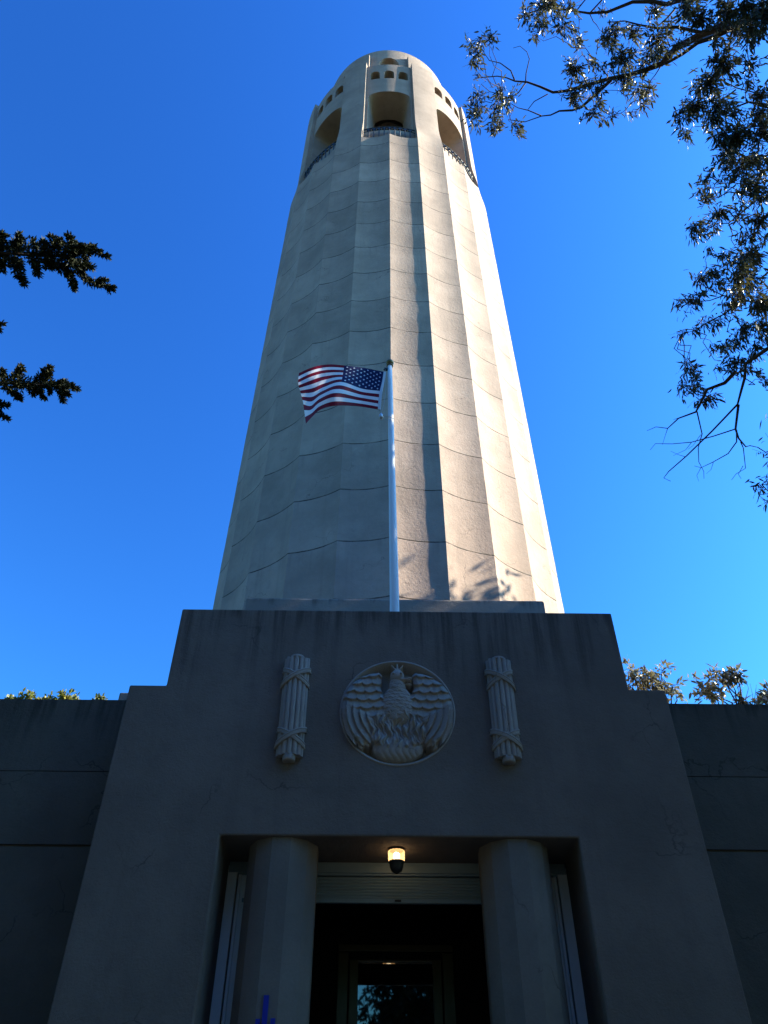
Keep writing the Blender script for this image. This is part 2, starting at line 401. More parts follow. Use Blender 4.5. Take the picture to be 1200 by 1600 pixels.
# ------------------------------------------------------------------ entrance building
XB, FY = .349, 11.0
EB = thing('entrance_building', (XB, FY, 0), 'dark grey entrance building with stepped portal, low wings and two columns before the tower', 'building')
MX, MZ, MR = .337, 5.92+E, .86
zt, zs, zo = 7.77+E, 6.33+E, 4.043+E
wu, wl, wo_ = 3.59, 4.157, 2.439
outer = [(XB-wl, .0), (XB-wl, zs), (XB-wu, zs), (XB-wu, zt), (XB+wu, zt), (XB+wu, zs), (XB+wl, zs), (XB+wl, .0), (XB+wo_, .0), (XB+wo_, zo), (XB-wo_, zo), (XB-wo_, .0)]
bm = bmesh.new(); vo = [bm.verts.new((x, FY, z)) for x, z in outer]; es = [bm.edges.new((vo[i], vo[(i+1) % len(vo)])) for i in range(len(vo))]
NH = 72; vh = [bm.verts.new((MX+MR*math.cos(2*math.pi*i/NH), FY, MZ+MR*math.sin(2*math.pi*i/NH))) for i in range(NH)]
es += [bm.edges.new((vh[i], vh[(i+1) % NH])) for i in range(NH)]
bmesh.ops.triangle_fill(bm, use_beauty=True, edges=es, normal=(0, -1, 0))
vb = [bm.verts.new((x, 13.4, z)) for x, z in outer]
for i in range(len(vo)):
    j = (i+1) % len(vo)
    if i in (7, 11): continue
    bm.faces.new((vo[i], vo[j], vb[j], vb[i]))
bm.faces.new([vb[i] for i in (0, 1, 6, 7, 8, 9, 10, 11)]); bm.faces.new([vb[i] for i in (2, 3, 4, 5)])
bmesh.ops.recalc_face_normals(bm, faces=bm.faces)
for v in bm.verts: v.co -= Vector(BASE[EB])
me = bpy.data.meshes.new('portal_wall'); bm.to_mesh(me); bm.free(); me.materials.append(M_WALL)
o = bpy.data.objects.new('portal_wall', me); link(o, EB); BASE[o] = BASE[EB]; bevel(o, .025, 2)
# wings: lower wall a little farther back, with two cast joints
for s, zw in ((-1, 6.506+E), (1, 6.534+E)):
    mb = MB(); xa, xb = sorted((XB+s*wl*.97, XB+s*18))
    zc = [0, 4.17+E, 5.285+E, zw]
    for i in range(3):
        g0 = (.0, .018, .007)[i]; g1 = (.018, .007, .0)[i]
        mb.box(xa, xb, 11.8, 20, zc[i]+g0, zc[i+1]-g1)
    mb.box(xa, xb, 11.84, 19.9, .1, zw-.1)
    mb.build('wing_wall', M_WING, EB)
mb = MB(); mb.box(-4.81, -3.3, 13.45, 15.2, 6.3+E, 7.58+E); bevel(mb.build('roof_block', M_BLOCK, EB), .03)
mb = MB(); mb.box(-2.916, 3.751, 14.5, 19.6, 5.5+E, 10.575+E); bevel(mb.build('stepped_block', M_BLOCK, EB), .06, 3)

def column(cx, cy, r, z0, z1, nf=12, seg=1):
    rg = []
    for z in (z0, z1):
        ring = []
        for k in range(nf):
            a0, a1 = 2*math.pi*(k+.5)/nf, 2*math.pi*(k+1.5)/nf
            for i in range(seg):
                t = i/seg; p = np.array((math.cos(a0), math.sin(a0)))*(1-t)+np.array((math.cos(a1), math.sin(a1)))*t
                am = (a0+a1)/2; p = p-np.array((math.cos(am), math.sin(am)))*.012*(1-(2*t-1)**2)
                ring.append((cx+p[0]*r, cy+p[1]*r, z))
        rg.append(ring)
    m_ = MB(); m_.loft(rg, True, True, True); return m_
cols = []
for s in (-1, 1):
    o = column(XB+s*1.603, 11.525, .49, .96, zo-.002).build('column', M_COLM, EB); cols.append(o)
mb = MB()
yq = 11.029
for (xa, xb, za, zb_) in ((399.5, 406.5, 1592, 1630), (412.5, 420.5, 1555, 1630), (423, 430, 1591, 1630)):
    P = at_y(xa, za, yq); Q = at_y(xb, za, yq); B = at_y((xa+xb)/2, zb_, yq)
    mb.box(P[0], Q[0], yq-.004, yq+.05, B[2]-.1, P[2])
o = mb.build('painted_mark', M_BLUE, cols[0], label='blue three pronged mark painted on the column'); 

# opening: header, shutter, guides, lobby and door
mb = MB(); mb.box(XB-2.43, XB+2.43, 12.02, 12.3, 3.86+E, zo-.003); mb.box(XB-2.43, XB+2.43, 11.985, 12.02, 3.885+E, zo-.06)
bevel(mb.build('shutter_housing', M_SHUT, EB), .006)
mb = MB()
rg = []
prof = []
nsl = 7; zt_, zb_ = 3.845+E, 3.545+E
for i in range(nsl):
    za = zt_-(zt_-zb_)*i/nsl; h = (zt_-zb_)/nsl
    for t in (0, .2, .5, .8, .93): prof.append((12.05-.012*math.sin(math.pi*min(1, t/.93)), za-h*t))
    prof.append((12.06, za-h*.96))
mb.loft([[(x, y, z) for y, z in prof] for x in (XB-2.2, XB+2.2)], False)
mb.V = mb.V
sh = mb.build('roller_shutter', M_SHUT, EB)
mb = MB(); mb.box(XB-2.2, XB+2.2, 12.015, 12.075, 3.49+E, 3.545+E); bevel(mb.build('bottom_bar', M_SHUT, sh), .006)
mb = MB(); mb.box(XB-.045, XB+.045, 11.995, 12.016, 3.505+E, 3.53+E); mb.build('lock_plate', M_IRON, sh)
for s in (-1, 1):
    mb = MB(); xo = XB+s*2.437
    for (d0, d1, y0) in ((0, .135, 12.0), (.155, .20, 12.01), (.20, .40, 12.035)):
        a, b = sorted((xo-s*d0, xo-s*d1)); mb.box(a, b, y0, 12.2, .96, 3.86+E if y0 > 12 else 3.98+E)
    bevel(mb.build('shutter_guide', M_WHITE, EB), .005)
mb = MB()
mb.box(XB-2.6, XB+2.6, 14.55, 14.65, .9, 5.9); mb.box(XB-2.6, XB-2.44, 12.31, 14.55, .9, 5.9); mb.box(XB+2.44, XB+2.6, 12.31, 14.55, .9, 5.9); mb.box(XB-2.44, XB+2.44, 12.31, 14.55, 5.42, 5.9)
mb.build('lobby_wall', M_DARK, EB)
dr = MB(); DY = 14.55; gl, gr = -.228, .97; fl_, fr_ = -.556, 1.307; gt = 3.325+E; ft = 3.56+E
dr.box(fl_, gl-.16, DY-.10, DY-.02, .962, ft-.12); dr.box(gl-.14, gl, DY-.08, DY-.02, .962, gt+.02)
dr.box(gr, gr+.14, DY-.08, DY-.02, .962, gt+.02); dr.box(gr+.16, fr_, DY-.10, DY-.02, .962, ft-.12)
dr.box(fl_, fr_, DY-.10, DY-.02, ft-.10, ft); dr.box(gl, gr, DY-.09, DY-.02, gt, gt+.02); dr.box(gl, gr, DY-.075, DY-.02, .962, 1.2)
door = bevel(dr.build('door', M_BRONZE, EB), .006)
mb = MB(); mb.box(gl, gr, DY-.055, DY-.035, 1.2, gt); mb.build('glass_pane', M_GLASS, door)
mb = MB(); mb.tube([(gr-.08, DY-.056, 1.7), (gr-.08, DY-.12, 1.7), (gr-.08, DY-.12, 2.2), (gr-.08, DY-.056, 2.2)], .015, 8); mb.build('door_handle', M_BRONZE, door)

# ------------------------------------------------------------------ medallion: carved bird rising from flames
NG_ = 230
uu = np.linspace(-1.0, 1.0, NG_); U, Vv = np.meshgrid(uu, uu); RR = np.hypot(U, Vv)
def sst(x, a, b):
    t = np.clip((x-a)/(b-a), 0, 1); return t*t*(3-2*t)
def poly_sd(pts):
    P = np.array(pts); d = np.full(U.shape, 9.0); ins = np.zeros(U.shape, bool)
    for i in range(len(P)):
        a, b = P[i], P[(i+1) % len(P)]; e = b-a; wx, wy = U-a[0], Vv-a[1]
        t = np.clip((wx*e[0]+wy*e[1])/(e@e), 0, 1); d = np.minimum(d, np.hypot(wx-e[0]*t, wy-e[1]*t))
        cnd = ((a[1] <= Vv) & (b[1] > Vv)) | ((b[1] <= Vv) & (a[1] > Vv))
        xx = a[0]+(Vv-a[1])/(b[1]-a[1]+1e-12)*e[0]; ins ^= cnd & (U < xx)
    return np.where(ins, d, -d)
H = np.where(RR < .87, -.19, -.19+.19*sst(RR, .87, 1.0)**.8)          # hollow with a coved edge
H = np.minimum(H, 0)
AU = np.abs(U)
def up(h, m): 
    global H
    H = np.where(m, np.maximum(H, h), H)
def wing(sgn):
    q = [(.06, .02), (.22, .30), (.30, .45), (.285, .60), (.27, .72), (.33, .79), (.47, .765), (.66, .66), (.84, .50), (.95, .28), (.985, .02), (.955, -.25), (.87, -.52), (.76, -.735), (.715, -.70), (.70, -.62), (.665, -.72), (.60, -.745), (.57, -.66), (.50, -.70), (.46, -.60), (.44, -.30), (.25, -.15)]
    sd_ = poly_sd([(sgn*a, b) for a, b in q]); a = sgn*U
    # local frame: rows step outwards and down from the shoulder
    row = (Vv*.92 - .30*(a-.5)**2 + .10*a); k = (.78-row)/.145
    ki = np.floor(k); sc = .17+.012*ki; ph = a/sc + .5*(ki % 2)
    edge = .34*np.abs(np.sin(math.pi*ph))**.55                 # scalloped lower margins
    kk = k+.34-edge; f = kk-np.floor(kk); fi = np.floor(kk)
    small = .045*f + .010*(1-np.abs((ph % 1)-.5)*2) + .012*np.cos(a*6)
    # long primaries that follow the rim
    rr = np.hypot(U, Vv*.98); pr = (1.02-rr)/.115; pf = pr-np.floor(pr)
    longf = .055*(1-pf)**.7 + .008
    barb = .004*np.sin((Vv*1.6+pf*.9)*60)
    blend = sst(-Vv + .55*(a-.62), -.02, .12)
    h = .045*sst(sd_, 0, .09) + small*(1-blend) + (longf+barb)*blend - .05 + .055*sst(a, .1, .8)
    up(h, sd_ > 0)
for s in (-1, 1): wing(s)
def dome(cx, cy, rx, ry, hb, ht, pw=.5, tex=0):
    q = 1-((U-cx)/rx)**2-((Vv-cy)/ry)**2; h = hb+(ht-hb)*np.clip(q, 0, 1)**pw + tex; up(h, q > 0)
_r = np.floor(-Vv*15); _e = .3*np.abs(np.sin((U/.13+.5*(_r % 2))*math.pi))**.6
_e = .55*np.abs(np.sin((U/.085+.5*(_r % 2))*math.pi))**.7
feath = .013*((-Vv*15+_e) % 1) + .006*np.sin(U*37+Vv*11)*np.sin(Vv*41-U*9)
dome(0, .10, .29, .42, -.03, .085, .5, feath)
dome(0, .46, .155, .27, -.03, .08, .5, feath*.7)
dome(0, .68, .135, .14, -.02, .105, .45)
for s in (-1, 1): dome(s*.07, .70, .025, .022, .08, .115, .5)
up(.05+.03*sst(-np.abs(Vv-.60-.10*(U-.1)), -.05, 0), (U > .06) & (U < .27) & (np.abs(Vv-.60+.25*(U-.1)**1.0*.3) < .055*(1-(U-.06)/.21)))
for a_, ln_, wd_ in ((0, .16, .035), (.75, .17, .03), (-.75, .17, .03)):
    dx, dy = math.sin(a_), math.cos(a_); t = (U*dx+(Vv-.76)*dy); n_ = (U*dy-(Vv-.76)*dx) + .6*a_*t*t
    up(.03+.04*(1-(n_/wd_)**2), (t > 0) & (t < ln_) & (np.abs(n_) < wd_*(1-.5*t/ln_)))
for s, hgt in ((1, .53), (1, .66)):        # tongue curls at the neck
    dome(.2, hgt, .07, .03, -.02, .03)
# flames: wavy upright tongues
fm = sst(1-(U/.64)**2-((Vv+.36)/.42)**2, 0, .35)
wv = U + .026*np.sin(Vv*15+U*5) + .012*np.sin(Vv*34-U*13)
lane = np.floor(wv*10); lf = wv*10-lane
curl = np.sin(Vv*(17+2*np.sin(lane*1.9))+lane*2.3)
rid = np.clip(np.sin(lf*math.pi), 0, 1)**.6
tongues = .015 + .075*rid*(.62+.38*curl) + .016*np.sin(lf*9+Vv*22)
up(-.06+.055*fm+tongues*fm, fm > .02)
hollow = np.exp(-((U-.03)/.10)**2-((Vv+.27)/.07)**2); H = H-.07*hollow*(RR < .8)
wv2 = U + .05*np.sin(Vv*16+1)
dome(0, -.70, .44, .23, -.06, .05, .5, .016*np.abs(np.sin(wv2*math.pi*9)))
dome(-.33, -.52, .16, .13, -.05, .05, .5, .012*np.sin(U*60+Vv*30))
H = np.where(RR > 1.0, 0, H)
k5 = np.array([1, 4, 6, 4, 1.])/16
H2 = np.apply_along_axis(lambda v: np.convolve(v, k5, 'same'), 0, H); H2 = np.apply_along_axis(lambda v: np.convolve(v, k5, 'same'), 1, H2)
H = .9*H+.1*H2
idx = -np.ones(U.shape, int); keep = RR <= 1.0; idx[keep] = np.arange(keep.sum())
VV = np.stack([MX+U[keep]*MR, FY-.0-H[keep]*1.0, MZ+Vv[keep]*MR], 1)
ff = []
for i in range(NG_-1):
    for j in range(NG_-1):
        q = (idx[i, j], idx[i, j+1], idx[i+1, j+1], idx[i+1, j])
        if min(q) >= 0: ff.append(q)
md = mesh('medallion', VV, ff, M_STONE, EB, smooth=True, label='round carved relief of a bird with spread wings over flames')
mb = MB(); n = 96
mb.loft([[(MX+r*math.cos(2*math.pi*j/n), y, MZ+r*math.sin(2*math.pi*j/n)) for j in range(n)] for r, y in ((MR*.975, FY+.05), (MR*.985, FY-.004), (MR*1.0, FY-.012), (MR*1.022, FY-.006), (MR*1.022, FY+.03))], True)
mb.build('rim', M_STONE, md, True)

# ------------------------------------------------------------------ fasces
def fasces(cx, flip, label):
    z0, z1 = 5.157+E, 6.79+E; wdt = .195; nrod = 7; rg = []
    for z in (z0, z0+.01, z1-.01, z1):
        ins = .99 if z in (z0, z1) else 1.0; ring = []
        for k in range(nrod):
            a0 = math.pi*(1-(k)/nrod); a1 = math.pi*(1-(k+1)/nrod)
            for i in range(8):
                t = i/8; a = a0+(a1-a0)*t; r = .80+.24*math.sqrt(max(0, 1-(2*t-1)**2))
                ring.append((cx+wdt*r*math.cos(a)*ins, FY-.004-.15*r*math.sin(a)*ins, z+(.012*math.sin(k*2.3) if z > z1-.02 else 0)))
        ring.append((cx+wdt*.86, FY-.003, z)); ring += [(cx+wdt*.8, FY+.03, z), (cx-wdt*.8, FY+.03, z)]
        rg.append(ring)
    m_ = MB(); m_.loft(rg, True, True, True)
    f = autosmooth(m_.build('fasces', M_STONE, EB, label=label), 40)
    m_ = MB(); m_.lathe(cx, FY-.055, [(.085, z0-.085), (.095, z0-.07), (.095, z0+.02)], 20); m_.build('end_cap', M_STONE, f, True); m_ = MB(); m_.lathe(cx, FY-.05, [(.11, z1-.02), (.11, z1+.025), (.09, z1+.035)], 20)
    m_.build('end_cap', M_STONE, f, True)
    for zc, hh in ((6.45+E, .135), (5.45+E, .125)):
        for d in (1, -1):
            m_ = MB(); rg = []
            lift = .012 if d*flip > 0 else .0
            for i in range(25):
                t = i/24; a = math.pi*(1-t); x = cx+(wdt+.012)*math.cos(a)*1.02; zz = zc+d*hh*math.cos(a)*1.0; rr = 1.06
                y = FY-.004-.15*rr*math.sin(a)
                nx, ny = math.cos(a), -math.sin(a)
                prof_ = ((-.045, -.02), (-.045, .006), (-.022, .013), (-.018, .004), (.018, .004), (.022, .013), (.045, .006), (.045, -.02))
                rg.append([(x+nx*(q+lift), y+ny*(q+lift), zz+h_) for h_, q in prof_])
            m_.loft(rg, True, True, True); m_.build('ribbon', M_STONE, f)
fasces(-1.24, 1, 'carved bundle of rods left of the round relief')
fasces(1.94, -1, 'carved bundle of rods right of the round relief')

# ------------------------------------------------------------------ lamp under the soffit
lx, ly = .318, 11.48
LP = thing('porch_lamp', (lx, ly, zo), 'small lit ceiling lamp with glowing glass and dark metal cup, hanging under the portal soffit', 'lamp')
mb = MB(); mb.lathe(lx, ly, [(.10, zo-.03), (.115, zo-.02), (.115, zo-.001)], 24); mb.build('ceiling_plate', M_IRON, LP, True)
mb = MB(); rg = []
for rr, z in ((.108, zo-.175), (.112, zo-.12), (.114, zo-.03)):
    rg.append([(lx+rr*(1+.03*math.cos(j*math.pi))*math.cos(2*math.pi*j/32), ly+rr*(1+.03*math.cos(j*math.pi))*math.sin(2*math.pi*j/32), z) for j in range(32)])
mb.loft(rg, True, True, True); mb.build('glass_shade', M_LGLASS, LP, True)
mb = MB(); mb.lathe(lx, ly, [(.01, zo-.165), (.03, zo-.155), (.045, zo-.12), (.045, zo-.07), (.02, zo-.045)], 16); mb.build('bulb', M_BULB, LP, True)
mb = MB(); mb.lathe(lx, ly, [(.012, zo-.335), (.03, zo-.325), (.04, zo-.315), (.075, zo-.295), (.092, zo-.25), (.097, zo-.195), (.112, zo-.185), (.112, zo-.17)], 28); mb.build('metal_cup', M_IRON, LP, True)

# ------------------------------------------------------------------ flagpole and flag
px0 = at_y(617.5, 945, 12.6)[0]; px1 = at_y(609.8, 570, 12.6)[0]; zp0, zp1 = zt-.05, 16.50+E
FP = thing('flagpole', (px0-.01, 12.6, zt-.05), 'white tapered flagpole with a gold ball, standing on the portal roof before the tower', 'flagpole')
mb = MB(); pl = []
for i in range(14):
    t = i/13; pl.append((px0-.012+(px1-px0)*max(0, (zp0+(zp1-zp0)*t-10.6))/(zp1-10.6), 12.6, zp0+(zp1-zp0)*t))
mb.tube(pl, [.098-.042*i/13 for i in range(14)], 20); mb.build('pole', M_WHITE, FP, True)
tx = pl[-1][0]
mb = MB(); mb.lathe(tx, 12.6, [(.06, zp1-.01), (.085, zp1), (.085, zp1+.03), (.05, zp1+.045)] , 20); mb.lathe(tx, 12.6, [(.02, zp1+.03)]+[(.10*math.sin(math.pi*i/10)+.004, zp1+.13-.10*math.cos(math.pi*i/10)) for i in range(11)], 20); mb.build('ball_finial', M_BALL, FP, True)
mb = MB(); mb.box(tx-.14, tx-.04, 12.57, 12.63, zp1-.16, zp1-.10); mb.tube([(tx-.16, 12.6, zp1-.14), (tx-.05, 12.6, zp1-.13)], .02, 6); mb.build('pulley', M_IRON, FP)
hp0 = at_y(601, 583, 12.6); hp1 = at_y(592.5, 641, 12.6); cw = at_y(595.5, 648, 12.6)
mb = MB(); mb.tube([(tx-.13, 12.6, zp1-.13), tuple(hp0+np.array((.03, 0, .02)))], .008, 5)
mb.tube([(tx-.12, 12.58, zp1-.16), tuple(at_y(603, 610, 12.58)), tuple(at_y(600, 632, 12.58)), tuple(cw+np.array((0, 0, .05)))], .007, 5)
mb.tube([tuple(hp1), tuple(cw+np.array((0, 0, .08)))], .009, 5)
mb.tube([tuple(cw), tuple(at_y(603, 651, 12.55)), tuple(at_y(609, 651.5, 12.49)), tuple(at_y(616, 655, 12.5))], .009, 5)
mb.build('halyard', M_ROPE, FP)
mb = MB(); mb.lathe(cw[0], cw[1], [(.03, cw[2]-.13), (.05, cw[2]-.12), (.05, cw[2]-.02), (.028, cw[2]+.03), (.015, cw[2]+.06)], 14); mb.build('counterweight', M_STEEL, FP, True)

ctrl = [[(600,581,0),(570,575,.22),(538,571,.02),(512,569.5,.25),(488,574,.62),(467,583,.85)],
        [(597.5,596,-.02),(569,589,.20),(536,583,-.02),(508,584,.28),(486,590,.66),(466,599,.80)],
        [(594,611,-.05),(566,607.5,.12),(533,597,-.16),(506,605,.22),(489,613,.62),(470,615,.82)],
        [(592,626,-.04),(562,621,.10),(525,614,-.28),(500,623,.00),(486,634,.35),(474,632,.70)],
        [(591,640,-.02),(560,635,.10),(524,634,-.20),(501,640,-.05),(488,651,.10),(478,662,.40)]]
vs_ = [0, .25, .54, .77, 1.0]; us_ = [0, .2, .4, .6, .8, 1.0]
def crm(xs, P, x):
    P = np.array(P, float); i = max(0, min(len(xs)-2, int(np.searchsorted(xs, x, 'right'))-1)); h = xs[i+1]-xs[i]; t = (x-xs[i])/h
    def tan(k):
        if k == 0: return (P[1]-P[0])/(xs[1]-xs[0])
        if k == len(xs)-1: return (P[-1]-P[-2])/(xs[-1]-xs[-2])
        return (P[k+1]-P[k-1])/(xs[k+1]-xs[k-1])
    return (2*t**3-3*t*t+1)*P[i]+(t**3-2*t*t+t)*h*tan(i)+(-2*t**3+3*t*t)*P[i+1]+(t**3-t*t)*h*tan(i+1)
def flag_pt(u, v):
    row = [crm(us_, r, u) for r in ctrl]; q = crm(vs_, row, v)
    return at_y(q[0], q[1], 12.6+q[2]+.05*math.sin(u*17+v*4)*u)
NU, NV = 65, 52
P = np.array([[flag_pt(i/NU, j/NV) for i in range(NU+1)] for j in range(NV+1)])
V = P.reshape(-1, 3); Fs = []; mi = []
for j in range(NV):
    st = int((j+.5)/NV*13)
    for i in range(NU):
        Fs.append((j*(NU+1)+i, j*(NU+1)+i+1, (j+1)*(NU+1)+i+1, (j+1)*(NU+1)+i))
        mi.append(2 if (st < 7 and (i+.5)/NU < .4) else (0 if st % 2 == 0 else 1))
V = list(map(tuple, V))
def offs(u, v, d):
    p = flag_pt(u, v); a = flag_pt(min(1, u+.01), v)-p; b = flag_pt(u, min(1, v+.01))-p; n_ = np.cross(a, b); n_ /= np.linalg.norm(n_)+1e-9; return p+n_*d
for r_ in range(9):
    for c_ in range(11):
        if (r_+c_) % 2: continue
        cu, cv = .4*(c_+1)/12, (7/13)*(r_+1)/10
        for d in (.006, -.006):
            base = len(V); V.append(tuple(offs(cu, cv, d)))
            for k in range(10):
                rr = 1.0 if k % 2 == 0 else .42; a = math.pi*k/5
                V.append(tuple(offs(cu+rr*.0125*math.sin(a), cv-rr*.0245*math.cos(a), d)))
            for k in range(10): Fs.append((base, base+1+k, base+1+(k+1) % 10)); mi.append(1)
FL = thing('flag', tuple(hp0), 'striped flag in red, white and blue with white stars, blowing left from the flagpole', 'flag')
mesh('cloth', V, Fs, None, FL, True, mats=[M_RED, M_FWHITE, M_NAVY], midx=mi)
mb = MB(); rg = []
for j in range(27):
    p = flag_pt(0, j/26); q = flag_pt(.02, j/26); d = (p-q); d /= np.linalg.norm(d); rg.append([p-d*.01+np.array((0, -.012, 0)), p+d*.075+np.array((0, -.012, 0)), p+d*.075+np.array((0, .012, 0)), p-d*.01+np.array((0, .012, 0))])
mb.loft(rg, True, True, True); mb.build('hoist_band', M_FWHITE, FL)

# ------------------------------------------------------------------ foliage tools
class Leaves:
    def __init__(s, seed): s.V = []; s.F = []; s.n = 0; s.g = np.random.default_rng(seed)
    def add(s, P, D, L, W, bend=.15):
        """P base points, D directions, L lengths, W widths: narrow blades of two bent quads and two tips"""
        P = np.asarray(P, float); m = len(P)
        if not m: return
        D = D/np.linalg.norm(D, axis=1, keepdims=True); rv = s.g.normal(size=(m, 3)); S = np.cross(D, rv); S /= np.linalg.norm(S, axis=1, keepdims=True)+1e-9
        N = np.cross(S, D); L = np.broadcast_to(L, (m,))[:, None]; W = np.broadcast_to(W, (m,))[:, None]; b = s.g.normal(0, bend, (m, 1))*L
        A = P; B1 = P+D*L*.33+S*W*.5+N*b*.6; B2 = P+D*L*.33-S*W*.5+N*b*.6; C1 = P+D*L*.68+S*W*.38+N*b; C2 = P+D*L*.68-S*W*.38+N*b; T = P+D*L+N*b*.7
        V = np.stack([A, B1, B2, C1, C2, T], 1).reshape(-1, 3); o = s.n+6*np.arange(m)
        s.V.append(V); s.n += 6*m
        for a in o: s.F += [(a, a+2, a+1), (a+1, a+2, a+4, a+3), (a+3, a+4, a+5)]
    def tube(s, P, rad):
        m_ = MB(); m_.tube(P, rad, 4, False); s.V.append(np.array(m_.V)); s.F += [tuple(s.n+i for i in f) for f in m_.F]; s.n += len(m_.V)
    def build(s, name, m, parent): return mesh(name, np.concatenate(s.V), s.F, m, parent)
def resample(P, step):
    P = np.asarray(P, float); out = [P[0]]
    for a, b in zip(P[:-1], P[1:]):
        n = max(1, int(np.linalg.norm(b-a)/step))
        for i in range(1, n+1): out.append(a+(b-a)*i/n)
    return np.array(out)
def wiggle(a, b, n, amp, g):
    P = np.array([a+(b-a)*i/n for i in range(n+1)]); P[1:-1] += g.normal(0, amp, (n-1, 3)); return P

# ------------------------------------------------------------------ eucalyptus at the right (trunk outside the picture)
def eucalyptus():
    g = np.random.default_rng(11); lv = Leaves(12); br = MB()
    T = thing('eucalyptus_tree', (10.4, 3.6, 0), 'big eucalyptus whose leafy and bare branches reach in from the right edge across the sky', 'tree')
    trunk = [np.array(p, float) for p in ((10.4, 3.6, -.2), (10.3, 3.7, 3), (10.0, 4.0, 7), (9.6, 4.3, 10.5))]
    tr = MB(); tr.tube(trunk, [.48, .40, .33, .25], 14); tr.build('trunk', M_BARK, T, True)
    fork = trunk[-1]; limbs = []
    def limb(pts, d0, d1, r0, r1, start=None):
        n = len(pts); W = [at(x, y, d0+(d1-d0)*i/(n-1)) for i, (x, y) in enumerate(pts)]
        if start is not None: W = [np.array(start)] + W
        W = np.array(W); W2 = resample(W, .35); W2[1:-1] += g.normal(0, .012, (len(W2)-2, 3))
        br.tube(list(W2), list(r1+(r0-r1)*(1-np.linspace(0, 1, len(W2)))**1.35), 7); limbs.append(W2)
    L1 = [(1330,-40),(1260,0),(1200,19),(1179,27),(1148,40),(1127,43),(1096,56),(1058,73),(1048,83),(1033,100),(1012,107),(980,118),(950,125),(908,135),(881,144),(862,146),(846,136),(821,130),(804,125),(792,121),(777,120),(742,122)]
    limb(L1, 14.2, 15.8, .16, .008, fork)
    limb([(1148,42),(1115,58),(1092,68),(1067,87),(1040,100)], 14.1, 14.3, .045, .02)
    limb([(1127,45),(1096,48),(1058,45),(1023,45),(998,40),(977,33),(950,35)], 14.3, 15, .035, .008)
    limb([(1200,-20),(1120,-8),(1058,3),(1040,8),(1021,1),(987,3),(950,19),(921,21),(898,20),(879,13),(855,12),(830,20)], 14.6, 15.6, .05, .008)
    limb([(1054,15),(1042,27),(1029,40)], 14.8, 14.6, .016, .01)
    limb([(955,125),(929,150),(908,167),(894,174),(875,173),(860,179),(846,181),(821,191),(794,187)], 15, 15.7, .03, .006)
    limb([(846,181),(825,171),(808,169),(792,158)], 15.4, 15.5, .012, .005)
    limb([(821,130),(810,146),(798,153),(787,154)], 15.5, 15.3, .013, .005)
    limb([(856,147),(833,158),(825,171)], 15.4, 15.4, .01, .006)
    limb([(821,130),(822,117),(829,92),(825,81),(812,72),(802,75)], 15.5, 15.9, .011, .004)
    limb([(804,125),(798,110),(781,100),(765,96),(752,77),(748,66)], 15.6, 15.9, .013, .004)
    limb([(921,21),(940,0),(950,-20)], 15.3, 15, .012, .012); limb([(898,20),(912,5),(925,-12)], 15.4, 15.2, .01, .01)
    limb([(1033,103),(1024,118),(1016,130),(1010,150)], 14.5, 14.4, .01, .004); limb([(950,119),(938,108),(922,88),(915,75)], 15, 15.1, .011, .005)
    # lower limbs, nearer and darker
    low = np.array((9.9, 4.1, 8.0))
    limb([(1330,470),(1250,515),(1198,544),(1167,567),(1164,590),(1158,610),(1155,630),(1115,673),(1072,714),(1040,738),(1037,745),(1048,752)], 12.6, 12.6, .10, .004, low)
    limb([(1154,632),(1151,670),(1152,686),(1161,698),(1172,697),(1184,699)], 12.6, 12.8, .02, .005)
    limb([(1157,690),(1161,701),(1161,728),(1150,742),(1143,750)], 12.7, 12.8, .009, .003); limb([(1161,728),(1155,740),(1158,748)], 12.8, 12.9, .005, .003)
    limb([(1151,672),(1150,690),(1138,708),(1115,721),(1095,731),(1085,728)], 12.6, 12.4, .012, .003)
    limb([(1150,670),(1115,685),(1080,692),(1049,691),(1025,694),(1016,703)], 12.6, 12.2, .010, .003)
    limb([(1150,580),(1130,596),(1108,608),(1092,633),(1089,643),(1060,653),(1043,670),(1024,667),(1011,673)], 12.4, 12.0, .03, .003)
    limb([(1089,643),(1095,679),(1090,699),(1092,722),(1101,737),(1100,748)], 12.2, 12.2, .010, .003)
    limb([(1043,670),(1037,682),(1035,695)], 12.0, 12.1, .005, .002); limb([(1080,692),(1072,702),(1052,712)], 12.3, 12.1, .005, .002); limb([(1060,653),(1052,656)], 12, 12, .004, .002)
    limb([(1095,679),(1083,695),(1075,702)], 12.2, 12.0, .004, .002); limb([(1095,731),(1088,742),(1092,752)], 12.4, 12.4, .004, .002)
    limb([(1115,721),(1110,733),(1104,740)], 12.4, 12.3, .004, .002); limb([(1072,714),(1062,712),(1048,705)], 12.6, 12.5, .005, .002)
    limb([(1320,250),(1240,290),(1185,310),(1167,323),(1138,347),(1120,352),(1105,360)], 13.4, 13.6, .06, .006, (9.8, 4.2, 9.2))
    limb([(1185,310),(1160,303),(1143,300),(1125,307),(1105,315),(1095,327)], 13.4, 13.6, .014, .004)
    limb([(1165,288),(1145,286),(1120,288)], 13.3, 13.5, .008, .004); limb([(1163,303),(1145,293),(1128,290),(1112,295)], 13.4, 13.6, .008, .004)
    limb([(1150,288),(1137,300),(1122,310)], 13.4, 13.6, .007, .004); limb([(1160,303),(1152,320),(1138,330)], 13.4, 13.4, .006, .003)
    limb([(1190,312),(1191,325),(1190,336)], 13.4, 13.3, .012, .008)
    limb([(1320,420),(1240,460),(1200,475),(1160,470),(1130,462),(1105,450),(1092,440)], 12.8, 13, .06, .006, (9.8, 4.2, 8.6))
    limb([(1160,470),(1130,490),(1110,500),(1085,515),(1065,522)], 12.9, 13.1, .014, .004); limb([(1130,462),(1110,470),(1078,472)], 12.9, 13.1, .01, .005)
